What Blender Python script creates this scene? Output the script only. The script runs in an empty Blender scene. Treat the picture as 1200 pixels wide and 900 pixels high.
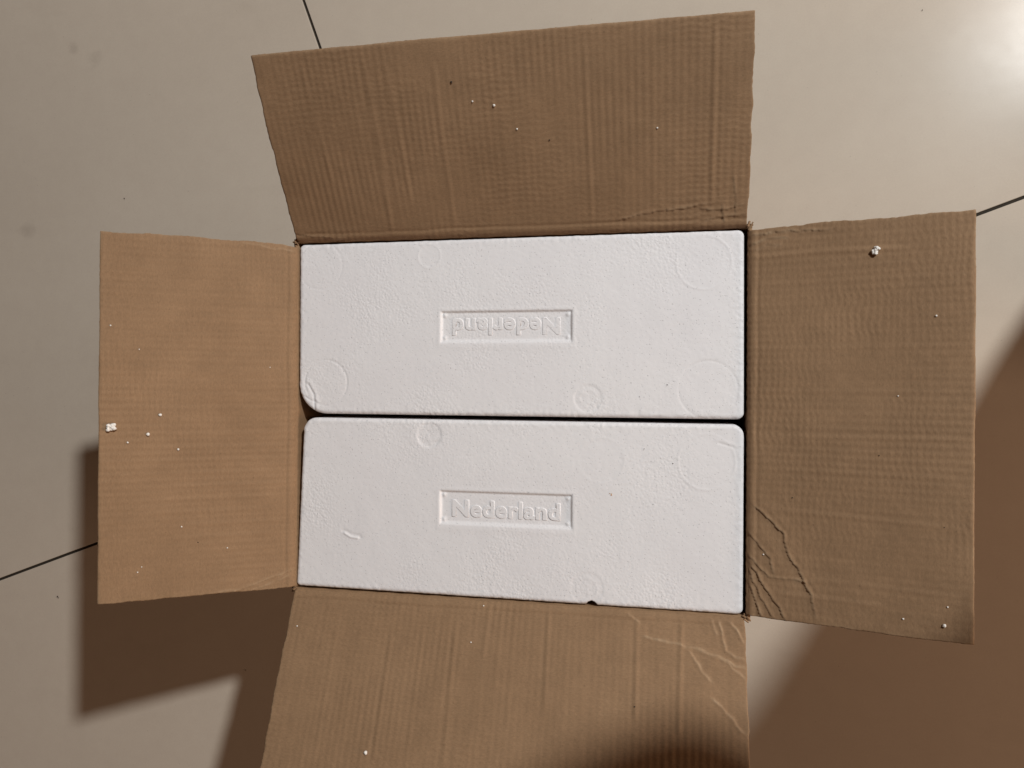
import bpy, bmesh, math, random
import numpy as np
from mathutils import Vector, Matrix, Euler

random.seed(7)
rng = np.random.default_rng(11)
scene = bpy.context.scene
COL = scene.collection

# ------------------------------------------------------------------ camera
cam_data = bpy.data.cameras.new('camera')
cam_data.sensor_fit = 'HORIZONTAL'
cam_data.sensor_width = 36.0
cam_data.lens = 28.08
cam_data.clip_start = 0.01
cam_data.clip_end = 100.0
cam = bpy.data.objects.new('camera', cam_data)
cam.matrix_world = Matrix.Translation((0.1819, 0.0353, 1.1861)) @ Euler((0.0041, 0.2066, 0.0064), 'XYZ').to_matrix().to_4x4()
COL.objects.link(cam)
scene.camera = cam

# ------------------------------------------------------------------ room light
world = bpy.data.worlds.new('World')
scene.world = world
world.use_nodes = True
bg = world.node_tree.nodes['Background']
bg.inputs['Color'].default_value = (1.0, 0.60, 0.39, 1)
bg.inputs['Strength'].default_value = 0.074

lamp_data = bpy.data.lights.new('ceiling_lamp', 'POINT')
lamp_data.energy = 455.0
lamp_data.color = (0.97, 1.0, 1.0)
lamp_data.shadow_soft_size = 0.085
lamp = bpy.data.objects.new('ceiling_lamp', lamp_data)
lamp.location = (1.855, 1.718, 2.951)
COL.objects.link(lamp)

# unseen warm fill light added low on the right to brighten the shadows
fill_data = bpy.data.lights.new('warm_fill_light', 'AREA')
fill_data.shape = 'RECTANGLE'
fill_data.size, fill_data.size_y = 0.9, 1.4
fill_data.energy = 40.0
fill_data.color = (1.0, 0.68, 0.47)
fill_lamp = bpy.data.objects.new('warm_fill_light', fill_data)
fill_lamp.location = (3.2, -0.60, 1.10)
fill_lamp.rotation_euler = (Vector((0.3, 0.0, 0.2)) - Vector(fill_lamp.location)).to_track_quat('-Z', 'Z').to_euler()
COL.objects.link(fill_lamp)

vs = scene.view_settings
vs.view_transform = 'Standard'
vs.look = 'None'
vs.exposure = 0.0
vs.gamma = 1.0
vs.use_curve_mapping = False
scene.cycles.max_bounces = 8
scene.cycles.diffuse_bounces = 5

# ------------------------------------------------------------------ helpers
def tag(o, label=None, cat=None, group=None, kind=None):
    if label: o['label'] = label
    if cat: o['category'] = cat
    if group: o['group'] = group
    if kind: o['kind'] = kind
    return o

def link(name, mesh, mat=None, parent=None):
    o = bpy.data.objects.new(name, mesh)
    COL.objects.link(o)
    if mat is not None:
        mesh.materials.clear()
        mesh.materials.append(mat)
    if parent is not None:
        o.parent = parent
    return o

def empty(name, loc=(0, 0, 0)):
    o = bpy.data.objects.new(name, None)
    o.location = loc
    o.empty_display_size = 0.05
    COL.objects.link(o)
    return o

def mesh_np(name, verts, faces, smooth=True, uv=None):
    me = bpy.data.meshes.new(name)
    me.from_pydata([tuple(v) for v in verts], [], faces)
    me.update()
    if smooth:
        me.polygons.foreach_set('use_smooth', np.ones(len(me.polygons), bool))
    if uv is not None:
        lay = me.uv_layers.new(name='UVMap')
        idx = np.empty(len(me.loops), np.int32)
        me.loops.foreach_get('vertex_index', idx)
        lay.data.foreach_set('uv', np.asarray(uv, np.float32)[idx].ravel())
    return me

def vnoise(x, y, seed, scale):
    """smooth value noise, roughly -1..1"""
    g = np.random.default_rng(seed).uniform(-1, 1, (128, 128))
    fx, fy = np.asarray(x) / scale + 40.0, np.asarray(y) / scale + 40.0
    ix, iy = np.floor(fx).astype(int), np.floor(fy).astype(int)
    tx, ty = fx - ix, fy - iy
    tx, ty = tx * tx * (3 - 2 * tx), ty * ty * (3 - 2 * ty)
    a = g[ix % 128, iy % 128]; b = g[(ix + 1) % 128, iy % 128]
    c = g[ix % 128, (iy + 1) % 128]; d = g[(ix + 1) % 128, (iy + 1) % 128]
    return (a * (1 - tx) + b * tx) * (1 - ty) + (c * (1 - tx) + d * tx) * ty

def box_mesh(name, sx, sy, sz, bevel=0.0, seg=2, loc=(0, 0, 0)):
    bm = bmesh.new()
    bmesh.ops.create_cube(bm, size=1.0)
    bmesh.ops.scale(bm, vec=(sx, sy, sz), verts=bm.verts)
    if bevel > 0:
        bmesh.ops.bevel(bm, geom=bm.edges[:], offset=bevel, segments=seg, affect='EDGES', profile=0.5)
    bmesh.ops.translate(bm, vec=loc, verts=bm.verts)
    me = bpy.data.meshes.new(name)
    bm.to_mesh(me); bm.free()
    return me

# ------------------------------------------------------------------ materials
def new_mat(name):
    m = bpy.data.materials.new(name)
    m.use_nodes = True
    nt = m.node_tree
    return m, nt, nt.nodes['Principled BSDF']

def node(nt, kind, **kw):
    n = nt.nodes.new(kind)
    for k, v in kw.items():
        setattr(n, k, v)
    return n

def noise(nt, coord, scale, detail=3.0, rough=0.55, dist=0.0):
    n = node(nt, 'ShaderNodeTexNoise')
    n.inputs['Scale'].default_value = scale
    n.inputs['Detail'].default_value = detail
    n.inputs['Roughness'].default_value = rough
    n.inputs['Distortion'].default_value = dist
    nt.links.new(coord, n.inputs['Vector'])
    return n

def mapping(nt, coord, scale=(1, 1, 1), rot=(0, 0, 0)):
    n = node(nt, 'ShaderNodeMapping')
    n.inputs['Scale'].default_value = scale
    n.inputs['Rotation'].default_value = rot
    nt.links.new(coord, n.inputs['Vector'])
    return n.outputs['Vector']

def ramp(nt, fac, stops):
    n = node(nt, 'ShaderNodeValToRGB')
    el = n.color_ramp.elements
    while len(el) < len(stops): el.new(0.5)
    for e, (p, c) in zip(el, stops):
        e.position = p
        e.color = (c[0], c[1], c[2], 1) if not isinstance(c, float) else (c, c, c, 1)
    nt.links.new(fac, n.inputs['Fac'])
    return n.outputs['Color']

def mixc(nt, fac, a, b, mode='MIX'):
    n = node(nt, 'ShaderNodeMix', data_type='RGBA', blend_type=mode)
    for sock, v in ((n.inputs[0], fac), (n.inputs[6], a), (n.inputs[7], b)):
        if isinstance(v, (int, float)): sock.default_value = v
        elif isinstance(v, tuple): sock.default_value = (*v, 1)
        else: nt.links.new(v, sock)
    return n.outputs[2]

def bump(nt, height, strength, dist, prev=None):
    n = node(nt, 'ShaderNodeBump')
    n.inputs['Strength'].default_value = strength
    n.inputs['Distance'].default_value = dist
    nt.links.new(height, n.inputs['Height'])
    if prev is not None: nt.links.new(prev, n.inputs['Normal'])
    return n.outputs['Normal']

def cardboard_material():
    m, nt, p = new_mat('corrugated_cardboard')
    uv = node(nt, 'ShaderNodeTexCoord').outputs['UV']
    big = noise(nt, uv, 9.0, 4, 0.6)
    col = ramp(nt, big.outputs['Fac'], [(0.3, (0.254, 0.153, 0.083)), (0.7, (0.296, 0.181, 0.100))])
    # faint lengthwise streaks of the paper machine
    st = noise(nt, mapping(nt, uv, (150.0, 5.0, 1.0)), 1.0, 3, 0.6)
    col = mixc(nt, 0.22, col, ramp(nt, st.outputs['Fac'], [(0.3, (0.42, 0.42, 0.42)), (0.7, (0.58, 0.58, 0.58))]), 'OVERLAY')
    # paper fibres and specks
    fib = noise(nt, mapping(nt, uv, (300.0, 620.0, 1.0)), 1.0, 5, 0.75)
    col = mixc(nt, 0.9, col, ramp(nt, fib.outputs['Fac'], [(0.25, (0.40, 0.40, 0.40)), (0.75, (0.60, 0.60, 0.60))]), 'OVERLAY')
    sp = noise(nt, uv, 430.0, 1, 0.4)
    col = mixc(nt, ramp(nt, sp.outputs['Fac'], [(0.70, 0.0), (0.78, 0.5)]), col, (0.17, 0.10, 0.055))
    blot = noise(nt, uv, 28.0, 5, 0.65)
    col = mixc(nt, 0.5, col, ramp(nt, blot.outputs['Fac'], [(0.35, (0.45, 0.45, 0.45)), (0.65, (0.55, 0.55, 0.55))]), 'OVERLAY')
    # torn, paler paper along folds and cut edges
    at = node(nt, 'ShaderNodeAttribute', attribute_name='scuff')
    sc_ = node(nt, 'ShaderNodeMath', operation='MULTIPLY')
    sc_.inputs[1].default_value = 0.55
    nt.links.new(at.outputs['Fac'], sc_.inputs[0])
    col = mixc(nt, sc_.outputs[0], col, (0.46, 0.33, 0.21))
    nt.links.new(col, p.inputs['Base Color'])
    p.inputs['Roughness'].default_value = 0.8
    p.inputs['Specular IOR Level'].default_value = 0.28
    n1 = bump(nt, fib.outputs['Fac'], 0.30, 0.0006)
    nt.links.new(n1, p.inputs['Normal'])
    return m

def foam_material():
    m, nt, p = new_mat('expanded_polystyrene')
    obc = node(nt, 'ShaderNodeTexCoord').outputs['Object']
    tint = noise(nt, obc, 7.0, 3, 0.5)
    col = ramp(nt, tint.outputs['Fac'], [(0.3, (0.805, 0.78, 0.79)), (0.7, (0.835, 0.815, 0.82))])
    wob = noise(nt, obc, 60.0, 2, 0.5)
    warp = node(nt, 'ShaderNodeVectorMath', operation='MULTIPLY_ADD')
    nt.links.new(wob.outputs['Color'], warp.inputs[0])
    warp.inputs[1].default_value = (0.004, 0.004, 0.004)
    nt.links.new(obc, warp.inputs[2])
    vor = node(nt, 'ShaderNodeTexVoronoi', feature='SMOOTH_F1')
    vor.inputs['Scale'].default_value = 330.0
    vor.inputs['Smoothness'].default_value = 0.25
    nt.links.new(warp.outputs[0], vor.inputs['Vector'])
    cell = ramp(nt, vor.outputs['Distance'], [(0.15, 1.0), (0.75, 0.0)])
    # beads fused smooth in places, open and pitted in others
    patch = noise(nt, obc, 13.0, 4, 0.6)
    mask = ramp(nt, patch.outputs['Fac'], [(0.44, 0.05), (0.70, 1.0)])
    seam = mixc(nt, mask, (0.6, 0.6, 0.6), cell)
    pit = noise(nt, obc, 520.0, 1, 0.3)
    pits = ramp(nt, pit.outputs['Fac'], [(0.25, 0.0), (0.33, 1.0)])
    col = mixc(nt, 0.22, col, pits, 'MULTIPLY')
    nt.links.new(col, p.inputs['Base Color'])
    p.inputs['Roughness'].default_value = 0.62
    p.inputs['Specular IOR Level'].default_value = 0.30
    p.inputs['Subsurface Weight'].default_value = 0.0
    n1 = bump(nt, pits, 0.25, 0.0005, bump(nt, seam, 0.40, 0.0006))
    fine = noise(nt, obc, 900.0, 2, 0.5)
    n2 = bump(nt, fine.outputs['Fac'], 0.12, 0.0003, n1)
    nt.links.new(n2, p.inputs['Normal'])
    return m

def tile_material():
    m, nt, p = new_mat('polished_porcelain')
    g = node(nt, 'ShaderNodeNewGeometry').outputs['Position']
    a = noise(nt, g, 2.2, 5, 0.6)
    col = ramp(nt, a.outputs['Fac'], [(0.3, (0.528, 0.448, 0.366)), (0.7, (0.572, 0.488, 0.400))])
    b = noise(nt, g, 420.0, 3, 0.7)
    col = mixc(nt, 0.25, col, ramp(nt, b.outputs['Fac'], [(0.3, (0.44, 0.44, 0.44)), (0.7, (0.56, 0.56, 0.56))]), 'OVERLAY')
    # foot smudges and streaks from mopping
    s = noise(nt, mapping(nt, g, (5.0, 14.0, 1.0), (0, 0, 0.5)), 1.0, 5, 0.62)
    col = mixc(nt, ramp(nt, s.outputs['Fac'], [(0.60, 0.0), (0.85, 0.35)]), col, (0.45, 0.38, 0.305))
    m2 = noise(nt, g, 34.0, 6, 0.7)
    col = mixc(nt, 0.30, col, ramp(nt, m2.outputs['Fac'], [(0.3, (0.46, 0.46, 0.46)), (0.7, (0.54, 0.54, 0.54))]), 'OVERLAY')
    sc2 = noise(nt, mapping(nt, g, (9.0, 70.0, 1.0), (0, 0, -0.35)), 1.0, 6, 0.7, 0.6)
    col = mixc(nt, ramp(nt, sc2.outputs['Fac'], [(0.66, 0.0), (0.78, 0.16)]), col, (0.66, 0.60, 0.52))
    du = noise(nt, g, 260.0, 2, 0.5)
    col = mixc(nt, ramp(nt, du.outputs['Fac'], [(0.735, 0.0), (0.78, 0.45)]), col, (0.25, 0.20, 0.15))
    # two scuff marks near the far left corner
    for (qx, qy, qr) in ((-0.842, 0.609, 0.013), (-0.800, 0.588, 0.018), (-0.93, 0.30, 0.02)):
        dd_ = node(nt, 'ShaderNodeVectorMath', operation='DISTANCE')
        nt.links.new(g, dd_.inputs[0]); dd_.inputs[1].default_value = (qx, qy, 0.0)
        ad = node(nt, 'ShaderNodeMath', operation='MULTIPLY_ADD')
        nt.links.new(m2.outputs['Fac'], ad.inputs[0]); ad.inputs[1].default_value = 0.045; nt.links.new(dd_.outputs['Value'], ad.inputs[2])
        col = mixc(nt, ramp(nt, ad.outputs[0], [(0.022, 0.22), (0.022 + qr, 0.0)]), col, (0.24, 0.19, 0.15))
    nt.links.new(col, p.inputs['Base Color'])
    r = noise(nt, g, 8.0, 5, 0.65)
    nt.links.new(ramp(nt, r.outputs['Fac'], [(0.3, 0.22), (0.7, 0.27)]), p.inputs['Roughness'])
    p.inputs['IOR'].default_value = 1.5
    p.inputs['Specular IOR Level'].default_value = 0.075
    w = noise(nt, g, 14.0, 2, 0.5)
    nt.links.new(bump(nt, w.outputs['Fac'], 0.04, 0.004), p.inputs['Normal'])
    return m

def plain_material(name, color, rough=0.7, var=0.12, scale=60.0, spec=0.4):
    m, nt, p = new_mat(name)
    oc = node(nt, 'ShaderNodeTexCoord').outputs['Object']
    n = noise(nt, oc, scale, 4, 0.6)
    lo = tuple(c * (1 - var) for c in color); hi = tuple(min(1, c * (1 + var)) for c in color)
    nt.links.new(ramp(nt, n.outputs['Fac'], [(0.3, lo), (0.7, hi)]), p.inputs['Base Color'])
    p.inputs['Roughness'].default_value = rough
    p.inputs['Specular IOR Level'].default_value = spec
    nt.links.new(bump(nt, n.outputs['Fac'], 0.25, 0.002), p.inputs['Normal'])
    return m

CARD = cardboard_material()
FOAM = foam_material()
TILE = tile_material()
GROUT = plain_material('dark_grout', (0.030, 0.022, 0.014), 0.9, 0.3, 200)
CRUMB = plain_material('foam_crumb_white', (0.84, 0.80, 0.75), 0.6, 0.05, 600)
GRIT_AND_PIT = plain_material('dark_grit_and_pit', (0.045, 0.028, 0.018), 0.8, 0.3, 500)  # also colours the dark dots that stand in for foam pits
RUST = plain_material('orange_grit', (0.55, 0.27, 0.08), 0.7, 0.2, 500)

# ------------------------------------------------------------------ floor: grout bed and porcelain tiles
ANG = math.radians(20.45)
E1 = Vector((math.cos(ANG), math.sin(ANG), 0)); E2 = Vector((-math.sin(ANG), math.cos(ANG), 0))
TS, GAP = 1.2, 0.0042
floor = link('floor', box_mesh('floor', 9.2, 9.2, 0.03, loc=(0, 0, -0.0175)), GROUT)
floor.rotation_euler.z = ANG
tag(floor, kind='structure')
tile_me = box_mesh('tile', TS - GAP, TS - GAP, 0.009, 0.0009, 2, (0, 0, -0.0045))
tile_me.materials.append(TILE)
for i in range(-3, 4):
    for j in range(-3, 4):
        c = E1 * (-0.159 + (i + 0.5) * TS) + E2 * (0.0535 + (j + 0.5) * TS)
        t = bpy.data.objects.new('tile', tile_me)
        COL.objects.link(t)
        t.parent = floor
        t.matrix_parent_inverse = Matrix.Rotation(-ANG, 4, 'Z')
        t.location = c
        t.rotation_euler.z = ANG
        t.location.z = 0.0003 * ((i * 7 + j * 3) % 3)

# ------------------------------------------------------------------ the cardboard box
BX, BY, H, F, TH = 0.5, 0.3983, 0.3388, 0.2016, 0.004
hx, hy = BX / 2, BY / 2
box = empty('cardboard_box')
tag(box, 'brown corrugated cardboard box with four open flaps holding two white foam blocks', 'box')

def wall_mesh(name, p0, p1, out, seed):
    """one upright side of the box: p0-p1 is the inner face, thickness goes along out"""
    p0, p1, out = Vector(p0), Vector(p1), Vector(out)
    n, k = 90, 40
    us = np.linspace(0, 1, n); vs_ = np.linspace(0, 1, k)
    U, V = np.meshgrid(us, vs_)
    Lw = (p1 - p0).length
    verts = []; uv = []
    for side in (0, 1):
        d = 0.0003 * np.sin(2 * np.pi * U * Lw / 0.0072) + 0.0012 * vnoise(U * Lw, V * H, seed, 0.12) * np.sin(np.pi * U) * np.sin(np.pi * V)
        for a, b, dd in zip(U.ravel(), V.ravel(), d.ravel()):
            q = p0.lerp(p1, a) + out * (side * TH + dd)
            verts.append((q.x, q.y, 0.001 + b * (H - 0.0035)))
            uv.append((a * Lw, b * H + 0.6 * seed))
    faces = []
    N = n * k
    for j in range(k - 1):
        for i in range(n - 1):
            q = j * n + i
            faces.append((q, q + 1, q + n + 1, q + n))
            faces.append((N + q, N + q + n, N + q + n + 1, N + q + 1))
    ring = [i for i in range(n)] + [j * n + n - 1 for j in range(1, k)] + [(k - 1) * n + i for i in range(n - 2, -1, -1)] + [j * n for j in range(k - 2, 0, -1)]
    for a, b in zip(ring, ring[1:] + ring[:1]):
        faces.append((a, N + a, N + b, b))
    return mesh_np(name, verts, faces, True, uv)

for (p0, p1, out, s) in (((-hx, -hy, 0), (-hx, hy, 0), (-1, 0, 0), 1), ((hx, hy, 0), (hx, -hy, 0), (1, 0, 0), 2),
                         ((-hx - TH, hy, 0), (hx + TH, hy, 0), (0, 1, 0), 3), ((hx + TH, -hy, 0), (-hx - TH, -hy, 0), (0, -1, 0), 4)):
    link('wall', wall_mesh('wall', p0, p1, out, s), CARD, box)
bot = box_mesh('bottom_panel', BX - 0.002, BY - 0.002, 0.004, 0.0004, 1, (0, 0, 0.0035))
link('bottom_panel', bot, CARD, box)

def seg_dist(X, Y, pts):
    best = np.full(X.shape, 1e9); side = np.zeros(X.shape); along = np.zeros(X.shape)
    total = sum(math.dist(a, b) for a, b in zip(pts, pts[1:])); acc = 0.0
    for (ax, ay), (bx_, by_) in zip(pts, pts[1:]):
        dx, dy = bx_ - ax, by_ - ay
        l2 = dx * dx + dy * dy
        t = np.clip(((X - ax) * dx + (Y - ay) * dy) / l2, 0, 1)
        ex, ey = X - (ax + t * dx), Y - (ay + t * dy)
        d = np.hypot(ex, ey)
        m = d < best
        best = np.where(m, d, best)
        side = np.where(m, np.sign(dx * ey - dy * ex), side)
        along = np.where(m, (acc + t * math.sqrt(l2)) / total, along)
        acc += math.sqrt(l2)
    return best, side, along

def flap(name, start, hdir, Lh, out, a0, a1, ribs, creases, seed, label, inset=(0.003, 0.003), roll=1.0, bow=0.0):
    """a flap as a folded corrugated sheet: u along the hinge, v away from it, flutes run along v"""
    start, hdir, out = np.array(start, float), np.array(hdir, float), np.array(out, float)
    ez = np.array([0, 0, 1.0])
    nu, nv = int(Lh / 0.00115), int(F / 0.00125)
    u = np.linspace(0, 1, nu); v = np.linspace(0, 1, nv) ** 1.06
    U0, V0 = np.meshgrid(u, v)          # rows = v
    # ragged, slightly bowed outline
    e0 = inset[0] * (0.4 + 0.6 * np.exp(-V0 * F / 0.02)) + 0.0009 * vnoise(V0 * F, V0 * 0, seed + 1, 0.017) + 0.00035 * vnoise(V0 * F, V0 * 0 + 3, seed + 2, 0.0035)
    e1 = inset[1] * (0.4 + 0.6 * np.exp(-V0 * F / 0.02)) + 0.0009 * vnoise(V0 * F, V0 * 0 + 7, seed + 3, 0.017) + 0.00035 * vnoise(V0 * F, V0 * 0 + 9, seed + 4, 0.0035)
    Uu = e0 + U0 * (Lh - e0 - e1)
    fo = F + 0.0004 * vnoise(Uu, Uu * 0, seed + 5, 0.03) + 0.00015 * vnoise(Uu, Uu * 0 + 5, seed + 6, 0.004)
    Vv = V0 * fo
    # relief along the sheet normal
    amp = 0.55 + 0.45 * vnoise(Uu, Vv, seed + 7, 0.06)
    flute = np.sin(2 * np.pi * Uu / 0.0072 + 0.5 * vnoise(Uu, Vv * 0.3, seed + 8, 0.05))
    amp = np.clip(amp, 0.05, None) * (0.45 + 0.55 * np.clip(vnoise(Uu, Vv, seed + 17, 0.11) + 0.5, 0, 1))
    d = 0.00018 * amp * flute
    d += 0.000155 * (1 + 0.6 * flute) * (0.5 + 0.5 * vnoise(Uu, Vv, seed + 9, 0.05)) * np.sin(2 * np.pi * Vv / 0.0060 + 2.6 * vnoise(Uu, Vv, seed + 10, 0.013))
    d += 0.00012 * vnoise(Uu, Vv, seed + 11, 0.006)
    d += 0.0014 * vnoise(Uu, Vv, seed + 12, 0.11) * np.clip(Vv / 0.05, 0, 1)
    d += 0.0002 * vnoise(Uu, Vv, seed + 13, 0.03)
    for pts, am in ribs:
        bd, sd, al = seg_dist(Uu, Vv, [(a / 1000, b / 1000) for a, b in pts])
        fade = np.clip(al / 0.08, 0, 1) * np.clip((1 - al) / 0.08, 0, 1)
        d += am * 0.00042 * np.exp(-(bd / 0.0024) ** 2) * fade - am * 0.00020 * np.exp(-((bd - 0.0045) / 0.0022) ** 2) * (sd > 0) * fade
    jit = 0.0012
    wear = np.zeros_like(d)
    Xn = Uu + jit * vnoise(Uu, Vv, seed + 14, 0.008); Yn = Vv + jit * vnoise(Uu, Vv, seed + 15, 0.008)
    for pts, am in creases:
        bd, sd, al = seg_dist(Xn, Yn, [(a / 1000, b / 1000) for a, b in pts])
        fade = np.clip(al / 0.06 + 0.3, 0, 1) * np.clip((1 - al) / 0.15 + 0.15, 0, 1)
        brk = 0.65 + 0.35 * vnoise(Uu, Vv, seed + 18, 0.007)
        d += am * fade * brk * (0.00085 * np.exp(-bd / 0.0016) - 0.00040 * np.exp(-((bd * sd - 0.0036) / 0.0022) ** 2))
        d += am * 0.0006 * fade * sd * np.exp(-(bd / 0.010) ** 2)
        wear = np.maximum(wear, am * fade * np.clip(brk * 1.3 - 0.25, 0, 1) * np.exp(-(bd / 0.0014) ** 2))
    # edges crushed by the cutting die
    d -= 0.0008 * np.exp(-(np.clip(F - Vv, 0, None) / 0.0016) ** 2) * (0.7 + 0.3 * vnoise(Uu, Uu * 0, seed + 19, 0.012))
    sdist = np.minimum(U0, 1 - U0) * Lh
    d -= 0.0005 * np.exp(-(sdist / 0.0014) ** 2) * (0.5 + 0.5 * vnoise(Uu, Vv, seed + 20, 0.012))
    wear = np.maximum(wear, 0.45 * np.exp(-np.minimum(sdist, np.clip(F - Vv, 0, None)) / 0.0012) * np.clip(0.4 + vnoise(Uu, Vv, seed + 21, 0.009), 0, 1))
    # the scored hinge: a pressed line just outside the rolled edge
    wob = 0.0008 * vnoise(Uu, Uu * 0, seed + 16, 0.03)
    d -= 0.00045 * np.exp(-((Vv - 0.0095 - wob) / 0.0016) ** 2)
    d += 0.00025 * np.exp(-((Vv - 0.0060 - wob) / 0.0020) ** 2)
    ang = a0 + (a1 - a0) * Uu / Lh
    d += bow * F * (0.25 - (Vv / F - 0.5) ** 2)      # the sheet bows between hinge and outer edge
    dirv = np.cos(ang)[..., None] * out + np.sin(ang)[..., None] * ez
    nrm = -np.sin(ang)[..., None] * out + np.cos(ang)[..., None] * ez
    # roll at the rim: the sheet leaves the upright wall and bends outwards
    dz = roll * (-0.0026 * np.exp(-(Vv / 0.0022) ** 2))
    P = start + Uu[..., None] * hdir + Vv[..., None] * dirv + d[..., None] * nrm + dz[..., None] * ez
    Q = P - TH * nrm - (0.7 * d)[..., None] * nrm
    top = P.reshape(-1, 3); botm = Q.reshape(-1, 3)
    uvs = np.stack([Uu + seed * 0.37, Vv + seed * 0.61], -1).reshape(-1, 2)
    faces = []
    N = nu * nv
    idx = np.arange(N).reshape(nv, nu)
    a = idx[:-1, :-1].ravel(); b = idx[:-1, 1:].ravel(); c = idx[1:, 1:].ravel(); dd = idx[1:, :-1].ravel()
    flip = np.dot(np.cross(hdir, out), ez) < 0
    if flip: quad_t = np.stack([a, dd, c, b], 1); quad_b = np.stack([a, b, c, dd], 1) + N
    else: quad_t = np.stack([a, b, c, dd], 1); quad_b = np.stack([a, dd, c, b], 1) + N
    faces = quad_t.tolist() + quad_b.tolist()
    ring = list(idx[0, :]) + list(idx[1:, -1]) + list(idx[-1, -2::-1]) + list(idx[-2:0:-1, 0])
    ring = np.array(ring)
    # cut edge: two liners with the fluted core drawn back between them
    cen = top.mean(0)
    tv = np.roll(top[ring], -1, 0) - np.roll(top[ring], 1, 0)
    nn = nrm.reshape(-1, 3)[ring]
    outw = np.cross(tv, nn); outw /= np.linalg.norm(outw, axis=1)[:, None] + 1e-12
    sgn = np.sign(np.einsum('ij,ij->i', outw, top[ring] - cen)); outw *= sgn[:, None]
    levels = []
    rr = np.random.default_rng(seed + 40)
    for t, ins in ((0.0005, 0.0), (0.0009, 0.0007), (TH - 0.0009, 0.0007), (TH - 0.0005, 0.0)):
        jitter = rr.normal(0, 0.00012, len(ring))
        levels.append(top[ring] - nn * t - outw * (ins + jitter)[:, None])
    verts = np.concatenate([top, botm] + levels)
    uvs = np.concatenate([uvs, uvs] + [uvs[ring] + 0.0007 * (q + 1) for q in range(4)])
    m = len(ring)
    strips = [ring] + [2 * N + q * m + np.arange(m) for q in range(4)] + [ring + N]
    for s0, s1 in zip(strips[:-1], strips[1:]):
        A, B_ = s0, np.roll(s0, -1); C_, D_ = np.roll(s1, -1), s1
        f = np.stack([A, D_, C_, B_], 1) if not flip else np.stack([A, B_, C_, D_], 1)
        faces += f.tolist()
    fm = mesh_np(name, verts, faces, True, uvs)
    w1 = wear.reshape(-1)
    wall_w = np.concatenate([w1, w1 * 0.3] + [np.maximum(w1[ring], 0.25)] * 4).astype(np.float32)
    fm.attributes.new('scuff', 'FLOAT', 'POINT').data.foreach_set('value', wall_w)
    o = link(name, fm, CARD, box)
    o['label'] = label
    def surf(uu, vv, lift=0.0):
        """point on the flap's upper face (millimetres along and away from the hinge)"""
        i = int(np.clip(round((uu / 1000) / Lh * (nu - 1)), 0, nu - 1)); j = int(np.argmin(np.abs(v * F - vv / 1000)))
        q = P[j, i] + nrm[j, i] * lift
        return Vector(q), Vector(nrm[j, i])
    return surf

R_ = lambda *p: list(p)
top_ribs = [(R_((119, 190), (121, 100), (118, 4)), 1.0), (R_((141, 191), (144, 100), (146, 40)), 0.8), (R_((191, 185), (191, 4)), 0.8),
            (R_((52, 192), (62, 60)), 0.5), (R_((463, 199), (463, 18)), 1.3), (R_((341, 190), (341, 6)), 0.9), (R_((255, 195), (257, 20)), 0.3), (R_((408, 195), (405, 30)), 0.35)]
top_creases = [(R_((369, 12), (406, 20), (439, 23), (461, 25)), 0.9), (R_((450, 20), (476, 19), (499, 25)), 0.8), (R_((456, 9), (480, 12), (498, 14)), 0.7),
               (R_((472, 24), (475, 5)), 0.7), (R_((484, 52), (487, 9)), 0.6), (R_((2, 10), (25, 5), (64, 2)), 0.6)]
right_ribs = [(R_((286, 20), (289, 100), (294, 200)), 0.7), (R_((215, 4), (210, 200)), 0.7), (R_((371, 30), (372, 130)), 0.8), (R_((32, 3), (29, 71), (32, 150)), 1.2), (R_((352, 60), (356, 190)), 0.5),
              (R_((60, 20), (58, 190)), 0.3), (R_((125, 10), (124, 190)), 0.4), (R_((168, 10), (166, 190)), 0.3), (R_((245, 30), (246, 190)), 0.35)]
right_creases = [(R_((9, 2), (7, 30), (8, 52), (9, 85)), 1.0), (R_((18, 3), (13, 23), (14, 40)), 0.8), (R_((24, 6), (19, 22), (22, 34)), 0.5),
                 (R_((283, 6), (309, 35), (328, 39), (341, 47), (368, 61), (391, 67)), 1.1), (R_((311, 1), (335, 21), (355, 27)), 0.8),
                 (R_((334, 2), (355, 21), (356, 62)), 0.8), (R_((345, 4), (375, 25), (397, 39)), 1.1), (R_((366, 3), (396, 15)), 1.2), (R_((350, 2), (372, 12), (397, 27)), 0.9)]
left_ribs = [(R_((150 + 14 * k, 10 + 9 * (k % 3)), (149 + 14 * k, 120 + 12 * (k % 4))), 0.5) for k in range(14)] + [(R_((40, 20), (41, 180)), 0.25), (R_((200, 8), (201, 195)), 0.4)]
left_creases = [(R_((377, 1), (384, 29), (393, 55), (397, 100)), 1.0), (R_((383, 5), (391, 32), (397, 50)), 0.8), (R_((4, 60), (9, 20), (10, 1)), 0.6)]
bottom_ribs = [(R_((125, 40), (126, 170)), 0.8), (R_((197, 30), (200, 170)), 0.9), (R_((230, 4), (230, 60)), 0.8), (R_((297, 4), (300, 110)), 1.0), (R_((390, 10), (391, 110)), 1.0), (R_((436, 5), (433, 120)), 1.2),
               (R_((207, 4), (205, 100)), 0.5), (R_((245, 8), (246, 90)), 0.5), (R_((260, 8), (262, 130)), 0.4), (R_((336, 40), (338, 170)), 0.5), (R_((60, 30), (61, 170)), 0.3), (R_((160, 30), (162, 150)), 0.3)]
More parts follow.
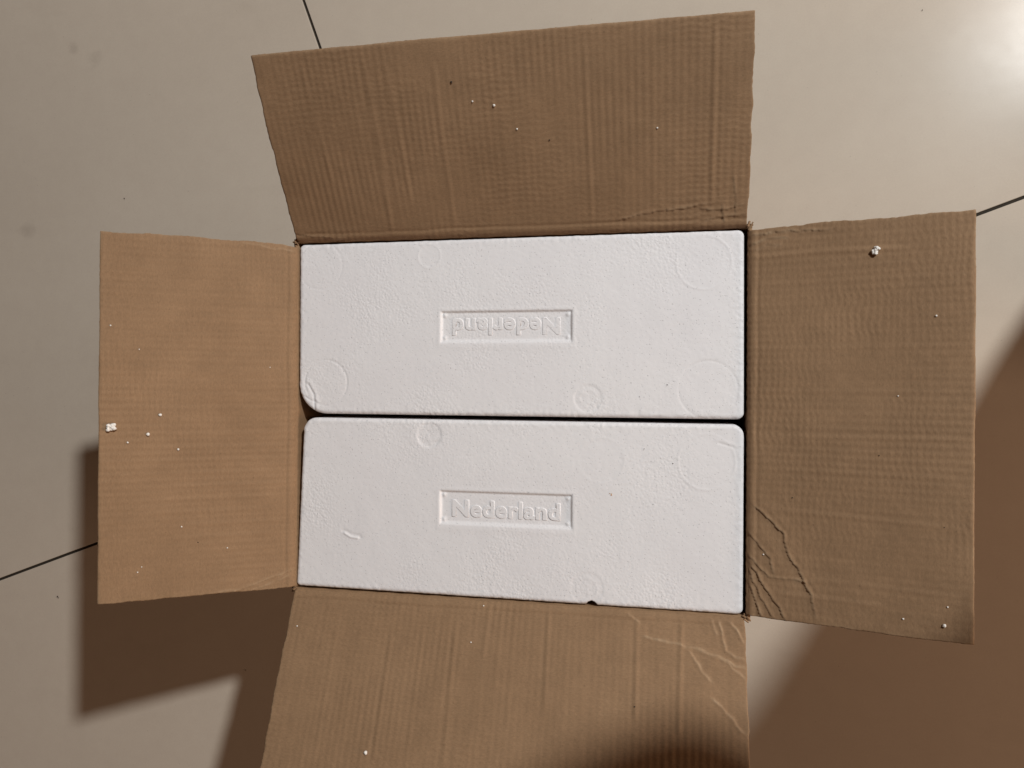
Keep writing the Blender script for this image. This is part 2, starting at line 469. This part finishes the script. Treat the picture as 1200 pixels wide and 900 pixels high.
bottom_creases = [(R_((381, 4), (395, 13)), 0.7), (R_((396, 26), (423, 30), (439, 32), (459, 36), (481, 44), (499, 51)), 1.0), (R_((443, 37), (457, 56), (467, 66)), 0.8),
                  (R_((465, 81), (478, 90), (497, 112)), 0.9), (R_((465, 38), (482, 47), (499, 61)), 0.7), (R_((474, 6), (479, 33), (499, 44)), 0.9), (R_((484, 5), (499, 25)), 1.0), (R_((466, 4), (470, 20)), 0.6)]

S_left = flap('flap', (-hx, hy, H), (0, -1, 0), BY, (-1, 0, 0), 0.5847, 0.5944, left_ribs, left_creases, 100, 'narrow cardboard flap folded out on the left, catching the most light', (0.005, 0.0035))
S_right = flap('flap', (hx, hy, H), (0, -1, 0), BY, (1, 0, 0), 0.2495, 0.2346, right_ribs, right_creases, 200, 'cardboard flap folded out on the right with a crumpled lower inner corner', (0.003, 0.002))
S_top = flap('flap', (-hx, hy, H), (1, 0, 0), BX, (0, 1, 0), 0.5439, 0.4055, top_ribs, top_creases, 300, 'dark brown shaded cardboard flap at the far side', (0.002, 0.002), 1.0, 0.05)
S_bottom = flap('flap', (-hx, -hy, H), (1, 0, 0), BX, (0, -1, 0), 0.4147, 0.4505, bottom_ribs, bottom_creases, 400, 'near cardboard flap with wrinkles at its right corner', (0.002, 0.002))

# torn paper at the four slots between the flaps
def slot_tear(x, y, ang, seed):
    r = random.Random(seed)
    bm = bmesh.new()
    for k in range(5):
        w, l = r.uniform(0.0008, 0.0018), r.uniform(0.003, 0.007)
        b = bmesh.ops.create_cube(bm, size=1.0)['verts']
        bmesh.ops.scale(bm, vec=(l, w, r.uniform(0.0008, 0.002)), verts=b)
        bmesh.ops.rotate(bm, cent=(0, 0, 0), matrix=Euler((r.uniform(-.6, .6), r.uniform(-.5, .5), ang + r.uniform(-.7, .7))).to_matrix(), verts=b)
        bmesh.ops.translate(bm, vec=(x + r.uniform(-.0025, .0025), y + r.uniform(-.0025, .0025), H - 0.002 + r.uniform(-.002, .002)), verts=b)
    me = bpy.data.meshes.new('torn_corner'); bm.to_mesh(me); bm.free()
    link('torn_corner', me, CARD, box)
slot_tear(-hx - 0.001, hy + 0.001, 2.3, 1); slot_tear(hx + 0.001, hy + 0.001, 0.8, 2)
slot_tear(hx + 0.001, -hy - 0.001, -0.8, 3); slot_tear(-hx - 0.001, -hy - 0.001, -2.3, 4)

# ------------------------------------------------------------------ the two foam blocks
ZT = 0.3348
def spaced(n_mm, step=0.95):
    e = [0, 0.12, 0.35, 0.7, 1.2, 1.8, 2.5, 3.3, 4.2]
    mid = np.linspace(5.1, n_mm - 5.1, int((n_mm - 10.2) / step))
    return np.concatenate([e, mid, [n_mm - q for q in reversed(e)]]) / 1000

def foam_block(label, quad, radii, panel, text_rot, marks, dents, notch, seed):
    """quad: corners in mm, order bottom-left, bottom-right, top-right, top-left"""
    q = np.array(quad) / 1000
    w = 0.5 * (np.linalg.norm(q[1] - q[0]) + np.linalg.norm(q[2] - q[3])); h = 0.5 * (np.linalg.norm(q[3] - q[0]) + np.linalg.norm(q[2] - q[1]))
    xs, ys = spaced(w * 1000), spaced(h * 1000)
    xs *= w / xs[-1]; ys *= h / ys[-1]
    X, Y = np.meshgrid(xs, ys)
    nx, ny = len(xs), len(ys)
    D = np.minimum(np.minimum(X, w - X), np.minimum(Y, h - Y))
    Xr, Yr = X.copy(), Y.copy()
    for (cx, cy, sx, sy), r in zip(((0, 0, 1, 1), (w, 0, -1, 1), (w, h, -1, -1), (0, h, 1, -1)), radii):
        r /= 1000
        s = (r - (X - cx) * sx) / r; t = (r - (Y - cy) * sy) / r     # 0 inner .. 1 edge
        m = (s > 0) & (t > 0)
        s2 = s * np.sqrt(np.clip(1 - t * t / 2, 0, 1)); t2 = t * np.sqrt(np.clip(1 - s * s / 2, 0, 1))
        Xr = np.where(m, cx + sx * (r - r * s2), Xr); Yr = np.where(m, cy + sy * (r - r * t2), Yr)
        D = np.where(m, r * (1 - np.clip(np.hypot(s2, t2), 0, 1)), D)
    A, B_ = Xr / w, Yr / h
    W = ((1 - A) * (1 - B_))[..., None] * q[0] + (A * (1 - B_))[..., None] * q[1] + (A * B_)[..., None] * q[2] + ((1 - A) * B_)[..., None] * q[3]
    wx, wy = W[..., 0], W[..., 1]
    re = 0.0045
    k = np.clip(re - D, 0, re)
    z = -(re - np.sqrt(np.clip(re * re - k * k, 0, None)))
    z = z * 0.8
    z += 0.00028 * vnoise(wx, wy, seed, 0.06) + 0.00012 * vnoise(wx, wy, seed + 1, 0.018)
    z += 0.00005 * vnoise(wx, wy, seed + 2, 0.0035) + 0.00003 * vnoise(wx, wy, seed + 3, 0.002)
    # crumbly bead edge
    edge = np.exp(-(D / 0.006))
    z += 0.00036 * edge * vnoise(wx, wy, seed + 4, 0.0034) - 0.0007 * np.exp(-(D / 0.004)) * np.clip(vnoise(wx, wy, seed + 5, 0.0045) - 0.45, 0, 1)
    # sunken name panel with sloped sides
    x0, x1, y0, y1 = [a / 1000 for a in panel]
    pd = np.minimum(np.minimum((wx - x0) / 0.0026, (x1 - wx) / 0.0026), np.minimum((wy - y0) / 0.0050, (y1 - wy) / 0.0024))
    s = np.clip(pd, 0, 1); s = s * s * (3 - 2 * s)
    z -= 0.0024 * s
    lip = np.exp(-((pd + 0.7) / 0.7) ** 2)
    z += 0.00018 * lip
    for cxm, cym in ((x0 + .005, y0 + .006), (x1 - .005, y0 + .006), (x0 + .005, y1 - .005), (x1 - .005, y1 - .005)):
        z += 0.0013 * np.exp(-(((wx - cxm) ** 2 + (wy - cym) ** 2) / 0.0022 ** 2))
    # round marks of the mould's ejector pins and steam vents: (x, y, radius, rim, depth)
    for (mx, my, mr, rim, dep) in marks:
        rr = np.hypot(wx - mx / 1000, wy - my / 1000)
        lim = 1 / (1 + np.exp((rr - mr / 1000) / 0.00055))
        z -= dep / 1000 * lim
        vis = 0.55 + 0.45 * vnoise(wx, wy, seed + int(mr * 7), 0.02)
        z += rim / 1000 * vis * np.exp(-((rr - mr / 1000) / 0.0011) ** 2)
        z += dep / 1000 * 0.35 * lim * vnoise(wx, wy, seed + 9, 0.004)
    for pts, am in dents:
        bd, sd, al = seg_dist(wx, wy, [(a / 1000, b / 1000) for a, b in pts])
        z -= am / 1000 * np.exp(-(bd / 0.0011) ** 2) - 0.5 * am / 1000 * np.exp(-((bd * sd - 0.003) / 0.002) ** 2)
    if notch:
        rr = np.hypot(wx - notch[0] / 1000, wy - notch[1] / 1000)
        bite = np.clip(1 - rr / (notch[2] / 1000), 0, 1)
        z -= 0.022 * np.clip(bite * 3, 0, 1)
    P = np.dstack([wx, wy, ZT + z])
    top = P.reshape(-1, 3)
    idx = np.arange(nx * ny).reshape(ny, nx)
    faces = np.stack([idx[:-1, :-1].ravel(), idx[:-1, 1:].ravel(), idx[1:, 1:].ravel(), idx[1:, :-1].ravel()], 1).tolist()
    ring = np.array(list(idx[0, :]) + list(idx[1:, -1]) + list(idx[-1, -2::-1]) + list(idx[-2:0:-1, 0]))
    m = len(ring)
    cen = top[:, :2].mean(0)
    levels = []
    for lv, zz in enumerate((ZT - 0.030, ZT - 0.10, ZT - 0.20, 0.0065)):
        L_ = top[ring].copy()
        L_[:, 2] = zz
        L_[:, :2] += (cen - L_[:, :2]) * (0.003 * lv)
        levels.append(L_)
    verts = np.concatenate([top] + levels)
    base = nx * ny
    strips = [ring] + [base + i * m + np.arange(m) for i in range(4)]
    for s0, s1 in zip(strips[:-1], strips[1:]):
        faces += np.stack([s0, s1, np.roll(s1, -1), np.roll(s0, -1)], 1).tolist()
    faces.append([int(i) for i in strips[-1][::-1]])
    root = empty('foam_block', (float(cen[0]), float(cen[1]), 0.0065))
    tag(root, label, 'foam block', 'foam blocks inside the box')
    body = link('body', mesh_np('body', verts, faces), FOAM, root)
    body.matrix_parent_inverse = Matrix.Translation(-root.location)
    # raised lettering standing on the panel floor
    cu = bpy.data.curves.new('lettering', 'FONT')
    cu.body = 'Nederland'
    cu.size = 0.0245
    cu.align_x = 'CENTER'; cu.align_y = 'BOTTOM_BASELINE'
    cu.offset = 0.0005
    cu.space_character = 1.06
    cu.extrude = 0.00008
    cu.bevel_depth = 0.0008
    cu.bevel_resolution = 2
    cu.resolution_u = 6
    tmp = bpy.data.objects.new('tmp', cu)
    COL.objects.link(tmp)
    bpy.context.view_layer.update()
    me = bpy.data.meshes.new_from_object(tmp.evaluated_get(bpy.context.evaluated_depsgraph_get()))
    bpy.data.objects.remove(tmp)
    xsv = [vv.co.x for vv in me.vertices]; wid = max(xsv) - min(xsv)
    me.transform(Matrix.Diagonal((0.1215 / wid, 1.0, 1.0, 1.0)))
    cxp, cyp = (x0 + x1) / 2, (y0 + y1) / 2
    sgn = -1 if text_rot else 1
    M = Matrix.Translation((cxp, cyp - sgn * 0.0088, ZT - 0.00250)) @ Matrix.Rotation(math.pi if text_rot else 0.0, 4, 'Z')
    me.transform(M)
    me.name = 'lettering'
    lt = link('lettering', me, FOAM, root)
    lt.matrix_parent_inverse = Matrix.Translation(-root.location)
    lt['label'] = 'raised word Nederland moulded in the sunken panel' + (', upside down' if text_rot else '')
    return root

foam_block('white foam block at the far side, its moulded name upside down',
           [(-247.8, 2.6), (247.0, 2.6), (246.2, 198.2), (-248.0, 197.0)], (34, 7, 7, 5),
           (-78.3, 69.4, 82.2, 118.2), True,
           [(-91.7, 179.5, 13, 0.40, 0.10), (-214.3, 38, 26, -0.6, 0.05), (-222, 172, 27, -0.35, 0.0), (86.3, 22.7, 14, -0.35, 0.30), (86.3, 22.7, 9, 0.2, 0.0), (211, 33, 30, -0.42, 0.12), (206, 165, 28, 0.30, 0.0)],
           [([(-236, 36), (-229, 24), (-228, 8)], 0.7), ([(-240, 22), (-232, 17), (-226, 16)], 0.4)], None, 21)
foam_block('white foam block at the near side, its moulded name reading upright',
           [(-249.6, -196.2), (247.0, -198.0), (247.2, -2.8), (-241.5, -2.2)], (5, 6, 12, 15),
           (-78.0, 70.6, -118.8, -80.4), False,
           [(-90.4, -19.5, 14, 0.12, 0.65), (86.6, -180.3, 17, -0.30, 0.22), (86.6, -180.3, 11, 0.18, 0.0), (209.8, -42, 29, 0.30, 0.0), (101, -43, 24, 0.12, 0.10)],
           [([(-190, -133), (-183, -137), (-174, -138)], -0.9), ([(222, -22), (236, -26)], 0.4)], (91.3, -199.0, 6.0), 57)

# ------------------------------------------------------------------ crumbs
def crumb_mesh(name, size, seed, lumps=1, mat=None):
    r = random.Random(seed)
    bm = bmesh.new()
    for k in range(lumps):
        s = size * (1 if lumps == 1 else r.uniform(0.24, 0.42))
        vs_ = bmesh.ops.create_icosphere(bm, subdivisions=2, radius=s / 2)['verts']
        off = (0, 0, 0) if lumps == 1 else (r.uniform(-.34, .34) * size, r.uniform(-.34, .34) * size, r.uniform(-.08, .10) * size)
        for vtx in vs_:
            vtx.co *= r.uniform(0.80, 1.18)
            vtx.co.z *= 0.8
        bmesh.ops.translate(bm, vec=off, verts=vs_)
    zmin = min(vtx.co.z for vtx in bm.verts)
    bmesh.ops.translate(bm, vec=(0, 0, -zmin), verts=bm.verts)
    me = bpy.data.meshes.new(name); bm.to_mesh(me); bm.free()
    me.polygons.foreach_set('use_smooth', np.ones(len(me.polygons), bool))
    me.materials.append(mat or CRUMB)
    return me

def place(name, me, pos, nrm, label, cat, group=None):
    o = bpy.data.objects.new(name, me)
    COL.objects.link(o)
    o.rotation_euler = Vector((0, 0, 1)).rotation_difference(Vector(nrm)).to_euler()
    o.location = Vector(pos) - Vector(nrm) * 0.0001
    tag(o, label, cat, group)
    return o

p_, n_ = S_left(209.4, 189.8)
place('foam_crumb', crumb_mesh('foam_crumb', 0.0105, 3, 26), p_, n_, 'largest white foam crumb near the outer edge of the left flap', 'foam crumb')
p_, n_ = S_right(31.5, 119.0)
place('foam_crumb', crumb_mesh('foam_crumb', 0.0088, 5, 24), p_, n_, 'white foam crumb at the top of the right flap', 'foam crumb')
beads = [
    (S_left, 'foam beads on the left flap',
     [(197.1, 141.9, 3.4, 'white foam bead above and right of the large crumb on the left flap'),
      (218.1, 154.4, 3.6, 'white foam bead just below and right of the large crumb on the left flap'),
      (226.0, 174.2, 2.0, 'small white foam bead closest below the large crumb on the left flap'),
      (235.8, 123.3, 2.4, 'small foam bead rightmost of those beside the large crumb on the left flap'),
      (321.1, 120.5, 1.8, 'tiny foam bead in the lower middle of the left flap'),
      (347.8, 72.0, 1.5, 'tiny foam bead low on the left flap, nearest its hinge'),
      (366.9, 163.3, 1.5, 'lower of two close tiny foam beads at the bottom of the left flap'),
      (361.8, 159.2, 1.2, 'upper of two close tiny foam beads at the bottom of the left flap'),
      (100.8, 191.4, 1.8, 'tiny foam bead by the outer edge of the left flap, upper half'),
      (125.5, 163.3, 1.3, 'tiny foam bead in the upper left part of the left flap'),
      (143.7, 28.6, 1.2, 'tiny foam bead beside the hinge of the left flap, upper half')]),
    (S_top, 'foam beads on the far flap',
     [(226.8, 140.9, 2.0, 'leftmost tiny foam bead on the dark far flap'), (247.9, 136.1, 2.8, 'largest foam bead on the dark far flap'),
      (269.3, 111.0, 2.0, 'lowest tiny foam bead at the middle of the dark far flap'), (410.4, 103.4, 1.8, 'rightmost tiny foam bead on the dark far flap')]),
    (S_right, 'foam beads on the right flap',
     [(95.6, 169.7, 1.8, 'tiny foam bead high on the right flap near its outer edge'), (170.0, 138.0, 1.3, 'tiny foam bead at the middle of the right flap'),
      (383.5, 177.3, 3.4, 'largest round foam bead at the lower outer corner of the right flap'), (381.5, 144.0, 1.8, 'small foam bead left of the largest one on the right flap'),
      (366.5, 180.7, 1.6, 'small foam bead above the largest one on the right flap'), (333.5, 15.9, 1.6, 'tiny foam bead among the creases of the right flap')]),
    (S_bottom, 'foam beads on the near flap',
     [(115.9, 161.1, 4.0, 'largest foam bead at the bottom left of the near flap'), (215.1, 44.2, 1.6, 'tiny foam bead at the upper middle of the near flap'),
      (224.9, 5.2, 1.6, 'tiny foam bead on the hinge of the near flap'), (11.2, 40.7, 1.6, 'tiny foam bead by the left edge of the near flap')])]
k = 50
for surf, grp, lst in beads:
    for (a, b, s, lab) in lst:
        p_, n_ = surf(a, b)
        place('foam_bead', crumb_mesh('foam_bead', s / 1000, k), p_, n_, lab, 'foam bead', grp)
        k += 1
for surf, lst in (
        (S_top, [(206.8, 161.1, 2.2, 'dark speck of grit high on the far flap'), (301.8, 98.4, 1.5, 'smaller dark speck at the middle of the far flap')]),
        (S_right, [(273.8, 44.2, 1.3, 'dark speck on the right flap above its crumpled corner'), (227.1, 122.1, 1.2, 'dark speck at the middle of the right flap'), (291.8, 177.6, 1.0, 'dark speck on the right flap near its outer edge')]),
        (S_left, [(339.0, 103.5, 1.3, 'dark speck of grit low on the left flap')]),
        (S_bottom, [(390.1, 94.1, 1.4, 'dark speck of grit on the near flap')])):
    for (a, b, s, lab) in lst:
        p_, n_ = surf(a, b)
        place('grit_or_pit_speck', crumb_mesh('grit_or_pit_speck', s / 1000, k, 1, GRIT_AND_PIT), p_, n_, lab, 'grit', 'dark specks on the flaps')
        k += 1
for (x, y, s, lab) in ((169.4, 37.8, 1.1, 'dark dot for a pit in the far foam block, right of its round mark'), (140.8, 25.0, 0.9, 'dark dot for a pit low on the far foam block')):  # small dark lumps laid on the foam stand in for shaded pits
    place('grit_or_pit_speck', crumb_mesh('grit_or_pit_speck', s / 1000, k, 1, GRIT_AND_PIT), (x / 1000, y / 1000, ZT + .0001), (0, 0, 1), lab, 'grit'); k += 1
for (x, y, s, lab) in ((146.0, -29.7, 0.9, 'dark dot for a pit in the near foam block close to its far edge'), (175.7, -44.2, 1.1, 'rightmost dark dot for a pit in the near foam block'), (155.6, -87.7, 0.8, 'dark dot for a pit in the near foam block, right of the orange speck')):  # pits of the near block, likewise drawn as dark lumps on top
    place('grit_or_pit_speck', crumb_mesh('grit_or_pit_speck', s / 1000, k, 1, GRIT_AND_PIT), (x / 1000, y / 1000, ZT + .0001), (0, 0, 1), lab, 'grit', 'dark specks on the near foam block'); k += 1
place('orange_speck', crumb_mesh('orange_speck', 0.0032, k, 3, RUST), (0.1110, -0.0785, ZT + .0001), (0, 0, 1), 'orange speck beside the name panel of the near foam block', 'speck')
for (x, y, s, lab) in ((-0.8624, -0.3327, 6.0, 'brown crumb on the floor tile left of the box shadow'), (-0.7381, 0.3481, 4.0, 'dark crumb on the floor tile above the left flap'),
                       (-0.5069, -0.4293, 3.0, 'dark crumb on the floor inside the box shadow'), (0.5054, 0.5547, 3.0, 'dark crumb on the floor tile at the far right')):
    place('floor_crumb', crumb_mesh('floor_crumb', s / 1000, k + 9, 3, GRIT_AND_PIT), (x, y, 0.0006), (0, 0, 1), lab, 'crumb'); k += 1

# ------------------------------------------------------------------ the photographer, standing just outside the picture on the right
SKIN = plain_material('skin', (0.46, 0.28, 0.20), 0.5, 0.06, 40)
SHIRT = plain_material('brown_knit', (0.13, 0.075, 0.05), 0.9, 0.2, 250)
TROUSERS = plain_material('dark_denim', (0.05, 0.045, 0.05), 0.85, 0.2, 300)
HAIR = plain_material('black_hair', (0.012, 0.010, 0.009), 0.45, 0.3, 180)
SHOE = plain_material('slipper_fabric', (0.06, 0.05, 0.05), 0.8, 0.2, 200)
GLASSY = plain_material('phone_black', (0.01, 0.011, 0.014), 0.12, 0.1, 30, 0.5)

def skin_mesh(name, pts, edges, mat, parent, root=0, sub=2, loc=None):
    me = bpy.data.meshes.new(name)
    me.from_pydata([p[:3] for p in pts], edges, [])
    o = bpy.data.objects.new(name, me)
    COL.objects.link(o)
    sk = o.modifiers.new('skin', 'SKIN'); sk.use_smooth_shade = True
    sb = o.modifiers.new('sub', 'SUBSURF'); sb.levels = sub; sb.render_levels = sub
    for i, p in enumerate(pts):
        d = me.skin_vertices[0].data[i]
        r = p[3] if len(p) == 4 else (p[3], p[4])
        d.radius = (r, r) if not isinstance(r, tuple) else r
        d.use_root = (i == root)
    bpy.context.view_layer.update()
    m2 = bpy.data.meshes.new_from_object(o.evaluated_get(bpy.context.evaluated_depsgraph_get()))
    bpy.data.objects.remove(o)
    m2.name = name
    m2.polygons.foreach_set('use_smooth', np.ones(len(m2.polygons), bool))
    q = link(name, m2, mat, parent)
    q.matrix_parent_inverse = Matrix.Translation(-parent.location)
    return q

person = empty('person', (0.93, 0.20, 0.0))
tag(person, 'person in a brown top and dark trousers holding a phone out over the box', 'person')
# one continuous body: pelvis, spine, neck, head, arms with hands, legs with feet
B = [(0.935, 0.215, 0.88, 0.100), (0.92, 0.21, 1.02, 0.120), (0.895, 0.205, 1.18, 0.128), (0.85, 0.20, 1.32, 0.115), (0.825, 0.195, 1.41, 0.055), (0.79, 0.19, 1.48, 0.058), (0.765, 0.19, 1.56, 0.088), (0.775, 0.19, 1.635, 0.075),
     (0.83, 0.33, 1.33, 0.060), (0.715, 0.215, 1.17, 0.046), (0.597, 0.146, 1.02, 0.040), (0.465, 0.115, 1.11, 0.034), (0.335, 0.105, 1.185, 0.026),
     (0.84, 0.04, 1.335, 0.062), (0.72, -0.03, 1.17, 0.046), (0.60, -0.05, 1.03, 0.040), (0.47, -0.03, 1.12, 0.034), (0.335, -0.015, 1.19, 0.026),
     (0.930, 0.27, 0.82, 0.070), (0.895, 0.332, 0.47, 0.062), (0.895, 0.345, 0.10, 0.042), (0.82, 0.335, 0.040, 0.036), (0.745, 0.335, 0.030, 0.026),
     (0.94, 0.165, 0.82, 0.070), (0.92, 0.13, 0.47, 0.062), (0.945, 0.125, 0.10, 0.042), (0.85, 0.115, 0.040, 0.036), (0.775, 0.11, 0.030, 0.026)]
BE = [(0, 1), (1, 2), (2, 3), (3, 4), (4, 5), (5, 6), (6, 7), (3, 8), (8, 9), (9, 10), (10, 11), (11, 12), (3, 13), (13, 14), (14, 15), (15, 16), (16, 17),
      (0, 18), (18, 19), (19, 20), (20, 21), (21, 22), (0, 23), (23, 24), (24, 25), (25, 26), (26, 27)]
skin_mesh('body', B, BE, SKIN, person)
skin_mesh('jumper', [(0.930, 0.225, 0.72, 0.176), (0.930, 0.220, 0.84, 0.176), (0.92, 0.21, 1.00, 0.152), (0.895, 0.205, 1.18, 0.150), (0.852, 0.20, 1.32, 0.135),
                     (0.833, 0.33, 1.325, 0.076), (0.715, 0.215, 1.17, 0.064), (0.598, 0.147, 1.022, 0.064), (0.465, 0.115, 1.109, 0.048), (0.37, 0.109, 1.165, 0.038),
                     (0.842, 0.04, 1.33, 0.078), (0.72, -0.03, 1.17, 0.064), (0.602, -0.05, 1.032, 0.058), (0.47, -0.03, 1.119, 0.048), (0.37, -0.018, 1.17, 0.038)],
          [(0, 1), (1, 2), (2, 3), (3, 4), (4, 5), (5, 6), (6, 7), (7, 8), (8, 9), (4, 10), (10, 11), (11, 12), (12, 13), (13, 14)], SHIRT, person)
for (lx0, ly0, lx1, ly1, lx2, ly2) in ((0.925, 0.300, 0.895, 0.332, 0.895, 0.348), (0.940, 0.145, 0.922, 0.13, 0.940, 0.125)):
    skin_mesh('trouser_leg', [(lx0, ly0, 0.84, 0.115), (lx0, ly0, 0.70, 0.115), (lx1, ly1, 0.47, 0.097), (lx2, ly2, 0.20, 0.092), (lx2, ly2, 0.055, 0.088)], [(0, 1), (1, 2), (2, 3), (3, 4)], TROUSERS, person)
skin_mesh('hair', [(0.80, 0.19, 1.50, 0.070), (0.800, 0.19, 1.585, 0.094), (0.785, 0.19, 1.66, 0.078)], [(0, 1), (1, 2)], HAIR, person)
for (fx, fy) in ((0.83, 0.335), (0.86, 0.118)):
    skin_mesh('slipper', [(fx + 0.09, fy, 0.034, 0.044), (fx, fy, 0.034, 0.046), (fx - 0.085, fy, 0.030, 0.038)], [(0, 1), (1, 2)], SHOE, person)
# hands: a palm and five bent fingers each, closed on the long edges of the phone
for s, wy in ((1, 0.105), (-1, -0.015)):
    wr = Vector((0.335, wy, 1.19))
    palm = Vector((0.275, 0.035 + s * 0.070, 1.205))
    H_ = [(*wr, 0.024), (*wr.lerp(palm, 0.6), 0.027), (*palm, 0.026)]
    E_ = [(0, 1), (1, 2)]
    for f in range(4):
        i = len(H_)
        ln = (0.062, 0.070, 0.066, 0.052)[f]
        bx = palm.x - 0.008 - 0.014 * f + 0.012
        k1 = (bx - 0.012, palm.y + s * 0.004, palm.z - 0.006, 0.0092)
        k2 = (bx - ln * 0.55, palm.y - s * 0.006, palm.z - 0.004, 0.0085)
        k3 = (bx - ln * 0.8, palm.y - s * 0.026, palm.z + 0.001, 0.0078)
        H_ += [k1, k2, k3]; E_ += [(2, i), (i, i + 1), (i + 1, i + 2)]
    i = len(H_)
    H_ += [(palm.x - 0.004, palm.y - s * 0.012, palm.z + 0.016, 0.0105), (palm.x - 0.024, palm.y - s * 0.030, palm.z + 0.022, 0.0095), (palm.x - 0.040, palm.y - s * 0.040, palm.z + 0.021, 0.0085)]
    E_ += [(1, i), (i, i + 1), (i + 1, i + 2)]
    skin_mesh('hand', H_, E_, SKIN, person, 0, 2)
# face
for s in (1, -1):
    skin_mesh('ear', [(0.785, 0.19 + s * 0.088, 1.585, 0.012), (0.782, 0.19 + s * 0.094, 1.56, 0.013), (0.776, 0.19 + s * 0.090, 1.535, 0.010)], [(0, 1), (1, 2)], SKIN, person, 0, 1)
    skin_mesh('eye', [(0.690, 0.19 + s * 0.032, 1.562, 0.010), (0.686, 0.19 + s * 0.032, 1.560, 0.010)], [(0, 1)], HAIR, person, 0, 1)
skin_mesh('nose', [(0.686, 0.19, 1.565, 0.010), (0.668, 0.19, 1.535, 0.014), (0.682, 0.19, 1.525, 0.010)], [(0, 1), (1, 2)], SKIN, person, 0, 1)
skin_mesh('mouth', [(0.690, 0.168, 1.500, 0.006), (0.681, 0.19, 1.500, 0.008), (0.690, 0.212, 1.500, 0.006)], [(0, 1), (1, 2)], SHIRT, person, 0, 1)

phone = empty('smartphone', (0.245, 0.035, 1.205))
tag(phone, 'black smartphone held flat above the box with its lens down', 'phone')
pb = link('phone_body', box_mesh('phone_body', 0.158, 0.074, 0.0085, 0.0035, 3), GLASSY, phone)
ps = link('screen', box_mesh('screen', 0.150, 0.068, 0.0006, 0.0002, 1, (0, 0, 0.0046)), GLASSY, phone)
lr = link('lens_ring', box_mesh('lens_ring', 0.020, 0.034, 0.0016, 0.0007, 2, (-0.063, 0.018, -0.0050)), GLASSY, phone)
for o in (phone,):
    o.rotation_euler = (0.0041, 0.2066, 0.0064)
